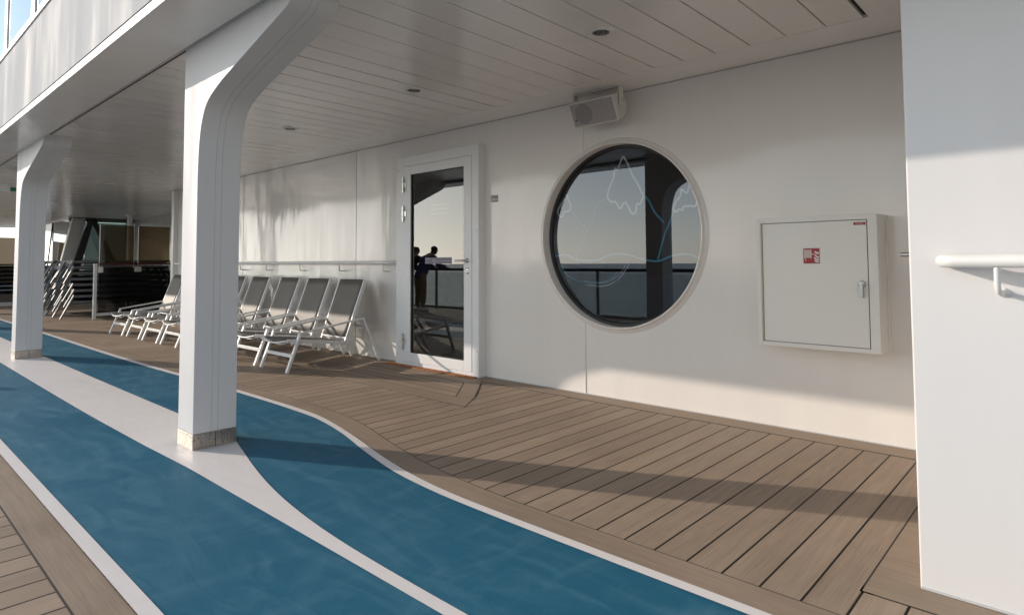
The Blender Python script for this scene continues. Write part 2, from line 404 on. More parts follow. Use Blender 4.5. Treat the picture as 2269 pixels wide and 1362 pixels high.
# ------------------------------------------------------------------ porthole
pw = thing('porthole_window', 'large round window with white rim and mountain line drawing, right of the glass door', 'window', (PX, WALL, PZ))
fr = MB().lathe([(.742, .10), (.742, -.030), (.745, -.0335), (.752, -.034), (.757, -.030), (.7585, -.012), (.762, -.0085), (.786, -.0075), (.790, -.003), (.791, .004)], (PX, WALL, PZ), 'Y', 128)
local(fr.build('window_rim', 'wall_paint'), pw)
gk = MB().lathe([(.7425, .055), (.722, .050), (.715, .058), (.715, .080)], (PX, WALL, PZ), 'Y', 128)
local(gk.build('gasket', 'rubber'), pw)
gl = MB(); gl.add([(PX+.735*math.cos(2*PI*k/96), WALL+.070, PZ+.735*math.sin(2*PI*k/96)) for k in range(96)], [tuple(range(96))])
pane = local(gl.build('glass_pane', 'porthole_glass'), pw)
def draw(name, mat, paths, y, wdt, parent, root):
    """flat lines printed on the glass, each a thin ribbon"""
    b = MB()
    for pts in paths:
        P = [Vector((p[0], 0, p[1])) for p in pts]
        L, R = [], []
        for i, p in enumerate(P):
            d = (P[min(i+1, len(P)-1)]-P[max(i-1, 0)]).normalized(); n = Vector((-d.z, 0, d.x))
            L.append((p.x+n.x*wdt/2, y, p.z+n.z*wdt/2)); R.append((p.x-n.x*wdt/2, y, p.z-n.z*wdt/2))
        b.ribbon(L, R)
    o = b.build(name, mat, fix=False)
    o.parent = root; o.matrix_parent_inverse = Matrix.Translation(-Vector(parent))
    return o
def densify(pts, n=6):
    out = []
    for i in range(len(pts)-1):
        p0 = pts[max(i-1, 0)]; p1 = pts[i]; p2 = pts[i+1]; p3 = pts[min(i+2, len(pts)-1)]
        for k in range(n):
            t = k/n
            out.append(tuple(.5*((2*p1[j])+(-p0[j]+p2[j])*t+(2*p0[j]-5*p1[j]+4*p2[j]-p3[j])*t*t+(-p0[j]+3*p1[j]-3*p2[j]+p3[j])*t**3) for j in (0, 1)))
    out.append(pts[-1]); return out
G_peak = [(-2.747, 1.97), (-2.776, 1.916), (-2.81, 1.855), (-2.823, 1.881), (-2.844, 1.793), (-2.879, 1.731), (-2.9, 1.667), (-2.904, 1.635), (-2.866, 1.599), (-2.828, 1.597), (-2.781, 1.537), (-2.753, 1.575), (-2.725, 1.581), (-2.698, 1.532), (-2.666, 1.49), (-2.635, 1.504), (-2.625, 1.567), (-2.598, 1.557), (-2.561, 1.625), (-2.587, 1.674), (-2.622, 1.74), (-2.657, 1.791), (-2.692, 1.875), (-2.719, 1.926), (-2.747, 1.97)]
G_peakR = [(-2.17, 1.687), (-2.184, 1.626), (-2.2, 1.624), (-2.235, 1.653), (-2.245, 1.601), (-2.282, 1.559), (-2.304, 1.5), (-2.283, 1.483), (-2.259, 1.497), (-2.226, 1.495), (-2.218, 1.517), (-2.17, 1.521), (-2.123, 1.518), (-2.11, 1.561)]
G_peakL = [(-3.345, 1.667), (-3.389, 1.618), (-3.434, 1.551), (-3.39, 1.497), (-3.361, 1.547), (-3.325, 1.545), (-3.292, 1.56), (-3.287, 1.594), (-3.313, 1.648), (-3.334, 1.701)]
G_bl1 = [(-2.552, 1.632), (-2.509, 1.574), (-2.468, 1.494), (-2.426, 1.446), (-2.384, 1.406)]
G_bl2 = [(-2.304, 1.485), (-2.334, 1.411), (-2.377, 1.322), (-2.413, 1.216), (-2.443, 1.118)]
G_bl3 = [(-2.904, 1.627), (-2.983, 1.607), (-3.023, 1.56), (-3.065, 1.446), (-3.117, 1.365), (-3.169, 1.265), (-3.212, 1.182), (-3.233, 1.131)]
G_bl4 = [(-3.513, 1.459), (-3.501, 1.538), (-3.478, 1.589)]
G_bl5 = [(-3.282, 1.542), (-3.229, 1.488), (-3.188, 1.435), (-3.126, 1.399)]
G_wave = [(-3.516, 1.142), (-3.427, 1.159), (-3.34, 1.166), (-3.234, 1.123), (-3.13, 1.114), (-3.009, 1.116), (-2.93, 1.148), (-2.815, 1.168), (-2.704, 1.156), (-2.596, 1.126), (-2.491, 1.107), (-2.423, 1.11), (-2.339, 1.14), (-2.241, 1.158), (-2.161, 1.15), (-2.1, 1.123)]
G_wave2 = [(-3.395, 1.08), (-3.341, 0.995), (-3.236, 0.945), (-3.112, 0.93), (-2.972, 0.933), (-2.875, 0.967), (-2.817, 1.016)]
G_arc1 = [(-3.153, 0.938), (-3.012, 0.924), (-2.895, 0.942), (-2.799, 1.0), (-2.733, 1.08)]
G_arc2 = [(-3.112, 0.914), (-2.973, 0.903), (-2.856, 0.932), (-2.762, 1.0), (-2.705, 1.08)]
YG = WALL+.073
draw('white_mountain_lines', 'etch_white', [densify(G_peak[:7], 2)+densify(G_peak[7:18], 5)+densify(G_peak[18:], 2), densify(G_peakR, 4), densify(G_peakL, 4)], YG, .014, (PX, WALL, PZ), pw)
draw('blue_wave_lines', 'etch_blue', [densify(q, 5) for q in (G_bl1, G_bl2, G_wave)], YG, .013, (PX, WALL, PZ), pw)
draw('thin_blue_lines', 'etch_blue', [densify(q, 5) for q in (G_bl3, G_bl4, G_bl5, G_wave2)], YG, .006, (PX, WALL, PZ), pw)
draw('thin_arc_lines', 'etch_white', [densify(q, 5) for q in (G_arc1, G_arc2)]+[[(a+.0, b-.03) for a, b in densify(G_arc1, 5)]], YG, .0028, (PX, WALL, PZ), pw)

# ------------------------------------------------------------------ glass door
DY = 4.20
dr = thing('glass_door', 'white framed glass door with steel lever handle between the lounge chairs and the round window', 'door', (-4.9, WALL, 0))
f = MB()
FX0, FX1, FZ1 = -5.575, -4.276, 2.258
LX0, LX1, LZ0, LZ1 = -5.428, -4.371, .042, 2.152
f.box(FX0, LX0-.003, DY, WALL+.02, .0, FZ1).box(LX1+.003, FX1, DY, WALL+.02, .0, FZ1)
f.box(LX0-.003, LX1+.003, DY, WALL+.02, LZ1+.003, FZ1).box(LX0-.003, LX1+.003, DY+.004, WALL+.02, 0, LZ0-.004)
local(f.build('door_frame', 'door_paint', bevel=.003), dr)
sc_ = MB()
for z in (.25, .62, 1.02, 1.42, 1.82, 2.12):
    for x in (FX0+.045, FX1-.028): sc_.lathe([(0, -.006), (.006, -.005), (.009, 0)], (x, DY, z), 'Y', 12)
for x in (-5.3, -5.0, -4.7, -4.42): sc_.lathe([(0, -.006), (.006, -.005), (.009, 0)], (x, DY, LZ1+.055), 'Y', 12)
local(sc_.build('frame_screws', 'door_paint'), dr)
gp = MB().box(LX0-.004, LX1+.004, DY+.012, DY+.03, LZ0-.004, LZ1+.004)
GX0, GX1, GZ0, GZ1 = -5.322, -4.482, .142, 2.058
lf = MB()
lf.box(LX0, GX0, DY-.004, DY+.05, LZ0, LZ1).box(GX1, LX1, DY-.004, DY+.05, LZ0, LZ1)
lf.box(GX0, GX1, DY-.004, DY+.05, LZ0, GZ0).box(GX0, GX1, DY-.004, DY+.05, GZ1, LZ1)
leaf = local(lf.build('door_leaf', 'door_paint', bevel=.002), dr)
gp = MB()
gp.box(LX0-.003, LX0, DY+.01, DY+.03, LZ0, LZ1).box(LX1, LX1+.003, DY+.01, DY+.03, LZ0, LZ1).box(LX0, LX1, DY+.01, DY+.03, LZ1, LZ1+.003)
local(gp.build('door_gap', 'rubber'), dr)
g = MB()
for a in ((GX0, GX0+.006, GZ0, GZ1), (GX1-.006, GX1, GZ0, GZ1), (GX0+.006, GX1-.006, GZ0, GZ0+.006), (GX0+.006, GX1-.006, GZ1-.006, GZ1)):
    g.box(a[0], a[1], DY+.008, DY+.03, a[2], a[3])
def sub(o, parent_obj, root_loc):
    o.parent = parent_obj; return o
local(g.build('door_gasket', 'rubber'), dr)
g = MB().add([(GX0, DY+.022, GZ0), (GX1, DY+.022, GZ0), (GX1, DY+.022, GZ1), (GX0, DY+.022, GZ1)], [(0, 1, 2, 3)])
local(g.build('glass_pane', 'window_glass', fix=False), dr)
for z in (1.954, 1.636, .253):
    h = MB().tube([(LX0-.012, DY-.014, z-.085), (LX0-.012, DY-.014, z-.031)], .013, 14).tube([(LX0-.012, DY-.014, z-.027), (LX0-.012, DY-.014, z+.027)], .015, 14).tube([(LX0-.012, DY-.014, z+.031), (LX0-.012, DY-.014, z+.085)], .013, 14)
    h.box(LX0-.008, LX0+.032, DY-.010, DY-.0045, z-.026, z+.026)
    local(h.build('hinge', 'chrome'), dr)
h = MB().lathe([(0, -.010), (.022, -.010), (.025, -.004)], (-4.427, DY, 1.121), 'Y', 24)
h.tube([(-4.427, DY-.004, 1.121), (-4.427, DY-.045, 1.121), (-4.437, DY-.054, 1.121), (-4.56, DY-.054, 1.120)], .0105, 14)
local(h.build('lever_handle', 'chrome'), dr)
h = MB().lathe([(0, -.009), (.018, -.009), (.022, -.004)], (-4.427, DY, 1.030), 'Y', 24).lathe([(0, -.0092), (.017, -.0092), (.0215, -.004)], (-4.427, DY, 1.008), 'Y', 24).box(-4.4485, -4.4055, DY-.0088, DY-.004, 1.006, 1.032)
local(h.build('lock_plate', 'chrome'), dr)
h = MB().box(-4.430, -4.424, DY-.0105, DY-.0090, 1.002, 1.020).lathe([(0, -.0107), (.0055, -.0107), (.0055, -.009)], (-4.427, DY, 1.024), 'Y', 12)
local(h.build('keyhole', 'rubber'), dr)
# notice strip with unreadable small print and the three wave lines
n = MB().box(-5.10, -4.69, DY+.018, DY+.0205, 1.090, 1.155)
local(n.build('notice_strip', 'notice_grey'), dr)
n = MB()
for i, (a, b_, z) in enumerate([(-5.085, -5.03, 1.140), (-5.085, -5.05, 1.104), (-4.985, -4.955, 1.112), (-4.94, -4.90, 1.112), (-4.985, -4.90, 1.122), (-4.89, -4.71, 1.118), (-4.985, -4.93, 1.132)]):
    n.box(a, b_, DY+.0165, DY+.0178, z-.0022, z+.0022)
local(n.build('small_print', 'notice_text'), dr)
def wavy(x0, x1, z0): return [(x0+(x1-x0)*k/60, z0+.007*math.sin(k/60*2*PI*5.0)) for k in range(61)]
draw('wave_lines', 'sign_white', [wavy(-5.035, -4.74, z) for z in (1.702, 1.657, 1.610)], DY+.025, .0075, (-4.9, WALL, 0), dr)
# ------------------------------------------------------------------ door grating and torn sticker
gr = MB()
for i in range(20): gr.box(-5.66+i*.0675, -5.66+i*.0675+.012, 4.115, 4.196, .004, .011)
for j in range(4): gr.box(-5.68, -4.30, 4.115+j*.024, 4.121+j*.024, .006, .0102)
gr.box(-5.69, -4.29, 4.108, 4.200, .0042, .0065)
tag(gr.build('door_grating', 'grating'), 'narrow rusty orange grating lying on the deck at the foot of the glass door', 'grating')
st = thing('torn_sticker', 'torn grey sticker with white glue remains on the wall just right of the door frame', 'sticker', (-4.12, WALL, 1.71))
local(MB().box(-4.19, -4.098, WALL-.0022, WALL-.0005, 1.682, 1.748).build('sticker_base', 'sticker_grey'), st)
local(MB().prism([(-4.20, 1.70), (-4.16, 1.728), (-4.145, 1.712), (-4.12, 1.71), (-4.104, 1.724), (-4.104, 1.70), (-4.125, 1.692), (-4.15, 1.70), (-4.17, 1.69), (-4.20, 1.69)], 'Y', WALL-.0035, WALL-.0023).build('glue_remains', 'glue'), st)
# ------------------------------------------------------------------ fire hose cabinet
CX0, CX1, CZ0, CZ1, CY = -1.562, -.868, .566, 1.374, 4.065
cb = thing('fire_hose_cabinet', 'white steel wall cabinet with red fire hose sign and chrome latch', 'cabinet', (-1.2, WALL, CZ0))
c = MB().box(CX0, CX1, CY+.004, WALL, CZ0, CZ1)
c.box(CX0, CX0+.030, CY-.001, CY+.0035, CZ0, CZ1).box(CX1-.050, CX1, CY-.001, CY+.0035, CZ0, CZ1)
c.box(CX0+.030, CX1-.050, CY-.001, CY+.0035, CZ1-.030, CZ1).box(CX0+.030, CX1-.050, CY-.001, CY+.0035, CZ0, CZ0+.026)
c.box(CX1, CX1+.006, WALL-.03, WALL, CZ0+.01, CZ1+.0)
local(c.build('cabinet_body', 'cabinet_paint', bevel=.003), cb)
c = MB().box(CX0+.031, CX1-.051, CY+.0036, CY+.0043, CZ0+.027, CZ1-.031)
local(c.build('door_gap', 'rubber'), cb)
c = MB().box(CX0+.042, CX1-.0545, CY-.001, CY+.0046, CZ0+.0305, CZ1-.0345)
local(c.build('cabinet_door', 'cabinet_paint', bevel=.0015), cb)
c = MB()
for i in range(34):
    z = CZ0+.032+i*.0218
    c.tube([(CX0+.0365, CY-.001, z), (CX0+.0365, CY-.001, z+.0195)], .0042, 8)
local(c.build('piano_hinge', 'brass_hinge'), cb)
hx, hz = -.953, .965
c = MB().lathe([(0, -.012), (.016, -.012), (.020, -.003)], (hx, CY, hz), 'Y', 24)
c.prism([(hx-.008, hz), (hx-.0065, hz-.078), (hx+.0075, hz-.078), (hx+.009, hz), (hx+.005, hz+.007), (hx-.004, hz+.007)], 'Y', CY-.026, CY-.012)
local(c.build('latch_handle', 'dull_chrome', bevel=.002), cb)
SX0, SX1, SZ0, SZ1 = -1.278, -1.174, 1.080, 1.184
ys = CY-.0012
c = MB().box(SX0, SX1, ys-.001, ys, SZ0, SZ1); local(c.build('sign_plate', 'sign_white'), cb)
c = MB().box(SX0+.005, SX1-.005, ys-.0018, ys-.0011, SZ0+.006, SZ1-.005); local(c.build('sign_field', 'sign_red'), cb)
c = MB()
def sp(u, v): return (SX0+.005+u*.094, SZ0+.006+v*.093)
def rect(u0, u1, v0, v1):
    a = sp(u0, v0); b_ = sp(u1, v1); c.box(a[0], b_[0], ys-.0026, ys-.0019, a[1], b_[1])
rect(.06, .10, .34, .93); rect(.46, .50, .34, .93)
for k in range(6): rect(.125+k*.056, .158+k*.056, .37, .90)
rect(.125, .155, .22, .35); rect(.125, .155, .14, .18)
rect(.50, .56, .61, .64)
for k in range(16):
    a0, a1 = 2*PI*k/16, 2*PI*(k+1)/16
    pts = [(.60+.05*math.cos(a0), .625+.055*math.sin(a0)), (.60+.05*math.cos(a1), .625+.055*math.sin(a1)), (.60+.037*math.cos(a1), .625+.041*math.sin(a1)), (.60+.037*math.cos(a0), .625+.041*math.sin(a0))]
    c.prism([sp(*p) for p in pts], 'Y', ys-.0026, ys-.0019)
rect(.592, .608, .59, .66); rect(.575, .625, .618, .632)
for fl in ([(.95, .56), (.95, .68), (.88, .80), (.83, .72), (.78, .82), (.66, .78), (.74, .70), (.80, .60), (.86, .66)],
           [(.95, .34), (.95, .46), (.86, .47), (.76, .58), (.68, .62), (.72, .48), (.80, .42), (.88, .36)],
           [(.95, .20), (.95, .31), (.84, .30), (.72, .40), (.62, .42), (.70, .30), (.80, .22)],
           [(.95, .07), (.95, .17), (.84, .16), (.76, .22), (.66, .25), (.72, .12), (.80, .07)]):
    c.prism([sp(*p) for p in fl], 'Y', ys-.0026, ys-.0019)
local(c.build('hose_and_flame_symbol', 'sign_white'), cb)
c = MB().box(-.993, -.9245, ys-.001, ys, 1.306, 1.330); local(c.build('number_tag', 'sign_white'), cb)
c = MB().box(-.990, -.9265, ys-.0018, ys-.0011, 1.311, 1.3275); local(c.build('number_tag_field', 'sign_red'), cb)
def text(name, s, size, loc, mat, parent, rot=(PI/2, 0, 0)):
    cu = bpy.data.curves.new(name, 'FONT'); cu.body = s; cu.size = size; cu.extrude = .0004; cu.align_x = 'CENTER'; cu.align_y = 'CENTER'
    o = bpy.data.objects.new(name, cu); COL.objects.link(o); o.location = loc; o.rotation_euler = rot
    bpy.context.view_layer.update()
    me = bpy.data.meshes.new_from_object(o.evaluated_get(bpy.context.evaluated_depsgraph_get()))
    me.transform(o.matrix_world); bpy.data.objects.remove(o)
    me.materials.clear(); me.materials.append(MATS[mat])
    q = bpy.data.objects.new(name, me); COL.objects.link(q); return local(q, parent)
text('tag_lettering', 'FST 08.03.B', .0085, (-.958, ys-.0024, 1.3192), 'sign_white', cb)
# ------------------------------------------------------------------ near box wall and its rail
BX, BY = -.444, 2.515
bw = thing('projecting_wall', 'white painted wall block standing out at the right edge, with a rail on it', 'wall', (3, 3.4, 0))
b1 = MB().box(BX, XR, BY, WALL, .0, 2.56)
local(b1.build('wall_block', 'box_paint', bevel=.006, seg=3), bw)
local(MB().box(BX+.002, XR, BY-.010, BY-.0005, .003, .010).build('foot_sealant', 'seam_grey', bevel=.003), bw)
hr = thing('short_handrail', 'white tubular handrail on the projecting wall at the right edge', 'handrail', (0, BY, 1.1))
h = MB().tube([(-.335, BY-.012, 1.099), (-.338, BY-.06, 1.099), (-.325, BY-.085, 1.099), (-.30, BY-.095, 1.099), (2.5, BY-.095, 1.099)], .0215, 20)
local(h.build('rail_tube', 'rail_paint'), hr)
for x in (-.198, .75, 1.7):
    h = MB().tube([(x, BY-.095, 1.08), (x, BY-.095, 1.018), (x+.003, BY-.088, 1.003), (x+.006, BY-.07, .998), (x+.008, BY, .998)], .0085, 12).lathe([(.016, 0), (.013, -.006), (.0085, -.012)], (x+.008, BY, .998), 'Y', 16)
    local(h.build('rail_bracket', 'rail_paint'), hr)
lh = MB().lathe([(0, -.02), (.016, -.02), (.018, -.004)], (BX, 3.5, 1.13), 'X', 16).tube([(BX, 3.5, 1.128), (BX-.19, 3.5, 1.130), (BX-.207, 3.5, 1.130)], .011, 14)
tag(lh.build('door_lever', 'chrome'), 'steel lever end peeking out behind the projecting wall, right of the cabinet', 'handle')
# long handrail on the deckhouse wall
hr = thing('long_handrail', 'long white tubular handrail on the wall above the lounge chairs', 'handrail', (-9, WALL, 1.1))
h = MB().tube([(-12.2, WALL-.09, 1.105), (-5.72, WALL-.09, 1.105)], .0215, 18).tube([(-5.72, WALL-.09, 1.105), (-5.69, WALL-.085, 1.105), (-5.675, WALL-.05, 1.105), (-5.675, WALL, 1.105)], .0215, 18)
local(h.build('rail_tube', 'rail_paint'), hr)
for x in (-11.4, -10.45, -9.48, -8.64, -7.68, -6.72, -5.82):
    h = MB().tube([(x, WALL-.09, 1.085), (x, WALL-.09, 1.022), (x, WALL-.082, 1.010), (x, WALL-.07, 1.006), (x, WALL, 1.006)], .007, 10).lathe([(.014, 0), (.007, -.010)], (x, WALL, 1.006), 'Y', 12)
    local(h.build('rail_bracket', 'rail_paint'), hr)
# ------------------------------------------------------------------ canopy
cn = thing('canopy_ceiling', 'ceiling of long narrow white metal planks over the walkway', 'ceiling', (-10, 3, CEIL))
p = MB()
x = -.8435
edges = [-.866]+[-1.064-.2255*k for k in range(127)]
for i in range(len(edges)-1):
    a, b_ = edges[i]-.0042, edges[i+1]+.0042
    y1 = 3.914 if b_ > -13.3 else (6.3 if b_ > -21.75 else 4.66)
    t = random.uniform(-.0014, .0014); e = random.uniform(-.0008, .0008)
    vs = [(a, 1.49, CEIL+t+e), (b_, 1.49, CEIL-t+e), (b_, y1, CEIL-t-e), (a, y1, CEIL+t-e)]
    vs += [(v[0], v[1], CEIL+.02) for v in vs]
    p.add(vs, [(0, 1, 2, 3), (4, 5, 6, 7), (0, 1, 5, 4), (1, 2, 6, 5), (2, 3, 7, 6), (3, 0, 4, 7)])
local(p.build('ceiling_planks', 'ceiling_paint'), cn)
p = MB().box(-22.05, XR, 1.12, 6.6, CEIL+.025, CEIL+.06).box(XL+2.3, -22.05, 1.12, 4.72, CEIL+.025, CEIL+.06)
local(p.build('ceiling_backing', 'gap_dark'), cn)
p = MB().box(-13.3, BX, 3.918, WALL, CEIL+.0004, CEIL+.02).box(-.8435, XR, 1.49, 3.9175, CEIL, CEIL+.02).box(BX, XR, 3.918, 4.4, CEIL+.001, CEIL+.02).box(-13.3, -12.36, WALL, 6.29, CEIL+.0004, CEIL+.02)
p.box(-13.3, -.866, 3.9142, 3.9175, CEIL-.0025, CEIL+.02)
local(p.build('ceiling_margin', 'soffit_paint'), cn)
sf = thing('canopy_edge', 'broad white edge beam along the open side of the canopy above the columns', 'beam', (-10, 1.2, 2.44))
p = MB().box(XL+2.3, XR, 1.085, 1.426, 2.436, 2.49)
local(p.build('soffit_plate', 'soffit_paint', bevel=.003), sf)
p = MB().box(XL+2.3, XR, 1.436, 1.443, 2.440, 2.50)
local(p.build('drip_strip', 'rail_paint'), sf)
p = MB().box(XL+2.3, XR, 1.4265, 1.4355, 2.455, 2.50).box(XL+2.3, XR, 1.4435, 1.489, 2.468, 2.50)
local(p.build('shadow_gap', 'gap_dark'), sf)
# upper deck side
up = thing('upper_deck_side', 'white outer wall of the deck above with tall windows, top left', 'wall', (-10, 1.1, 2.5))
p = MB().box(XL+2.3, XR, 1.098, 1.20, 2.517, 3.215)
local(p.build('wall_panel', 'fascia_paint'), up)
p = MB().box(XL+2.3, XR, 1.110, 1.18, 2.4905, 2.5165)
local(p.build('joint_line', 'gap_dark'), up)
p = MB().box(XL+2.3, XR, 1.112, 1.20, 3.215, 3.243)
local(p.build('sill_gap', 'grey_steel'), up)
p = MB().box(XL+2.3, XR, 1.094, 1.24, 3.243, 3.275)
local(p.build('sill', 'rail_paint', bevel=.003), up)
xw = -1.37
while xw > XL+3.5:
    x1 = xw; x0 = xw-1.22
    wf = MB().box(x0, x0+.03, 1.128, 1.19, 3.278, 5.1).box(x1-.14, x1, 1.128, 1.19, 3.278, 5.1).box(x0+.03, x1-.14, 1.128, 1.19, 3.278, 3.37).box(x0+.03, x1-.14, 1.128, 1.19, 5.0, 5.1)
    o = local(wf.build('window_frame', 'door_paint', bevel=.003), up)
    g = MB().add([(x0+.03, 1.131, 3.37), (x1-.14, 1.131, 3.37), (x1-.14, 1.131, 5.0), (x0+.03, 1.131, 5.0)], [(0, 1, 2, 3)])
    q = g.build('window_pane', 'upper_glass', fix=False); q.parent = o
    q = MB().box(x1+.001, x1+.149, 1.145, 1.19, 3.278, 5.1).build('mullion_gap', 'rubber'); q.parent = o
    xw -= 1.37
p = MB().box(XL+2.3, XR, 1.0, 1.3, 5.1, 5.6).box(-22.05, XR, 1.3, 6.6, 5.1, 5.3).box(-22.05, XR, 6.4, 6.6, 2.56, 5.1).box(-22.05, XR, 1.21, 6.6, 2.54, 2.60).box(XL+2.3, -22.05, 1.21, 4.72, 2.54, 2.60)  # unseen slabs added to block light from above, stopped short over the far room
local(p.build('light_block_slab', 'fascia_paint'), up)
p = MB().box(XL+2.3, XR, 2.6, 2.7, 2.7, 5.1)
local(p.build('inner_wall', 'room_dark'), up)
# ------------------------------------------------------------------ columns
prof = [(-3.868, .0), (-3.868, 1.62), (-3.862, 1.74), (-3.848, 1.85), (-3.822, 1.94), (-3.780, 2.015), (-3.715, 2.070), (-3.62, 2.112), (-3.50, 2.153), (-3.10, 2.268), (-2.85, 2.338), (-2.79, 2.360), (-2.755, 2.388), (-2.74, 2.425), (-2.738, CEIL+.02)]
def arc_corner(cx, cy, r, a0, a1, n=6): return [(cx+r*math.cos(a0+(a1-a0)*k/n), cy+r*math.sin(a0+(a1-a0)*k/n)) for k in range(n+1)]
def refine(pts, n=4):
    out = [pts[0]]
    q = densify(pts[1:-1], n)
    return out+q+[pts[-1]]
prof = refine(prof)
def make_column(x, label):
    c = thing('support_column', label, 'column', (x, 1.57, 0), 0, 'columns carrying the canopy')
    m = MB()
    ox = 4.10
    y0, y1 = 1.447-1.57, 1.702-1.57
    out = [(a+ox, b_) for a, b_ in prof]
    out = [(.235, .098)]+[q for q in out if q[1] > .1]
    out += [(0.0, CEIL+.02), (0.0, .098)]
    n_ = len(out)
    # front-left vertical edge is rounded: extra points along y
    sec = []
    r = .035
    vs, fs = [], []
    m.prism(out, 'Y', y0, y1)
    o = m.build('shaft', 'column_paint', c)
    for p_ in o.data.polygons: p_.use_smooth = True
    o.data.set_sharp_from_angle(angle=math.radians(35))
    bv = o.modifiers.new('bevel', 'BEVEL'); bv.width = .004; bv.segments = 3; bv.limit_method = 'ANGLE'; bv.angle_limit = math.radians(40); bv.harden_normals = True
    s_ = MB()
    for yy in (.104, .142):
        pts = [(a+ox, b_) for a, b_ in prof if b_ > .5 and b_ < 2.4]
        pts = [(.2351, .10)]+pts
        for i in range(len(pts)-1):
            s_.bar((pts[i][0]+.0005, y0+yy, pts[i][1]), (pts[i+1][0]+.0005, y0+yy, pts[i+1][1]), .0022, .0022, (0, 1, 0))
    s_.build('cover_seams', 'seam_grey', c)
    k = MB().box(-.002, .2385, y0-.002, y1+.002, .0, .098)
    k.build('steel_plinth', 'plinth_steel', c, bevel=.003)
    k = MB().box(.2386, .2394, y0+.128, y0+.131, .002, .096)
    k.build('plinth_joint', 'gap_dark', c)
    return c
col_labels = {-4.10: 'nearest flared white column on a steel plinth, in front of the chairs', -9.305: 'flared white column standing further back at the left',
              1.10: 'flared white column right of the camera', -14.5: 'third flared white column from the camera', -19.7: 'fourth flared white column from the camera', -24.9: 'farthest flared white column'}
c0 = make_column(-4.10, col_labels[-4.10])
for x in (-9.325, -14.55, -19.77, -25.0, 1.12):
    key = min(col_labels, key=lambda k: abs(k-x)); dup(c0, (x, 1.545 if x < -5 else 1.57, 0), 0, col_labels[key])
# ------------------------------------------------------------------ downlights
def make_light(label):
    t = thing('downlight', label, 'ceiling light', (0, 0, 0), 0, 'round lights in the plank ceiling')
    MB().lathe([(.050, -.001), (.054, -.009), (.074, -.008), (.085, 0)], (0, 0, 0), 'Z', 40).build('trim_ring', 'rail_paint', t)
    MB().lathe([(.052, -.0075), (.046, -.003), (.034, -.0012), (.0, -.001)], (0, 0, 0), 'Z', 40).build('reflector_dish', 'reflector', t)
    b = MB()
    for k in range(24):
        a = 2*PI*k/24; b.bar((.049*math.cos(a), .049*math.sin(a), -.0062), (.026*math.cos(a), .026*math.sin(a), -.0022), .003, .0016)
    b.lathe([(.016, -.0024), (.0, -.0024)], (0, 0, 0), 'Z', 16)
    b.build('reflector_ribs', 'led_dark', t)
    return t
LX = [(-2.07, 'nearest round downlight, above the round window'), (-3.86, 'second round downlight from the camera, above the wall between window and door'), (-5.88, 'third round downlight from the camera, just right of the near column'),
      (-10.1, 'round downlight just left of the near column'), (-12.2, 'round downlight second to the left of the near column'), (-14.15, 'round downlight third to the left of the near column'),
      (-16.3, 'round downlight just right of the far column'), (-22.6, 'farthest round downlight at the left edge')]
l0 = None
for x, lb in LX:
    y = 3.06+.008*(-x-2)
    if l0 is None: l0 = make_light(lb); l0.location = (x, y, CEIL-.001)
    else: dup(l0, (x, y, CEIL-.001), 0, lb)
# ------------------------------------------------------------------ loudspeaker
sk = thing('loudspeaker', 'white loudspeaker tilted down under the ceiling above the round window', 'speaker', (-2.78, 4.10, 2.33))
SXa, SXb = -3.035, -2.610
ft, fb = Vector((0, 4.005, 2.383)), Vector((0, 4.093, 2.196))
d = (fb-ft).normalized(); nrm = Vector((0, -d.z, d.y)).normalized()
if nrm.y < 0: nrm = -nrm
sec = [ft, fb, fb+nrm*.10-d*.004, ft+nrm*.175+d*.135, ft+nrm*.175+d*.075, ft+nrm*.10+d*.0]
s_ = MB().prism([(v.y, v.z) for v in sec], 'X', SXa, SXb)
local(s_.build('speaker_case', 'speaker_plastic', bevel=.007, seg=3), sk)
g = MB(); a = ft+d*.012-nrm*.0012; b_ = fb-d*.012-nrm*.0012
def fp(x, t, off): q = ft+d*t-nrm*off; return (x, q.y, q.z)
H_ = (fb-ft).length
g.add([fp(SXa+.012, .012, .0016), fp(SXb-.012, .012, .0016), fp(SXb-.012, H_-.012, .0016), fp(SXa+.012, H_-.012, .0016)], [(0, 1, 2, 3)])
local(g.build('grille', 'grille'), sk)
g = MB(); n_ = 32
g.add([fp(SXa+.125+.082*math.cos(2*PI*k/n_), H_/2+.082*math.sin(2*PI*k/n_), .0022) for k in range(n_)], [tuple(range(n_))])
MATS['cone'] = MATS['grille'].copy(); MATS['cone'].name = 'cone'
for nd in MATS['cone'].node_tree.nodes:
    if nd.type == 'MIX': nd.inputs[6].default_value = (.08, .07, .068, 1); nd.inputs[7].default_value = (.30, .275, .27, 1)
local(g.build('woofer', 'cone'), sk)
g = MB(); g.add([fp(SXa+.042+.0095*math.cos(2*PI*k/16), H_-.062+.0095*math.sin(2*PI*k/16), .003) for k in range(16)], [tuple(range(16))])
local(g.build('badge', 'blue_led'), sk)
for x in (SXa+.10, SXa+.21, SXa+.32):
    for t in (.006, H_-.006):
        g = MB().add([fp(x+.0025*math.cos(2*PI*k/8), t+.0025*math.sin(2*PI*k/8), .001) for k in range(8)], [tuple(range(8))])
        local(g.build('screw', 'gap_dark'), sk)
g = MB().box(SXa+.045, SXb+.012, 4.085, 4.145, CEIL-.010, CEIL-.001)
g.box(SXb+.006, SXb+.012, 4.085, 4.145, CEIL-.155, CEIL-.010).box(SXa-.006, SXa-.0005, 4.085, 4.145, CEIL-.155, CEIL-.001).box(SXa-.006, SXa+.045, 4.085, 4.145, CEIL-.010, CEIL-.001)
local(g.build('mounting_bracket', 'speaker_plastic', bevel=.0015), sk)
g = MB().lathe([(0, .030), (.022, .030), (.026, .024), (.026, .012)], (SXb, 4.115, CEIL-.135), 'X', 24)
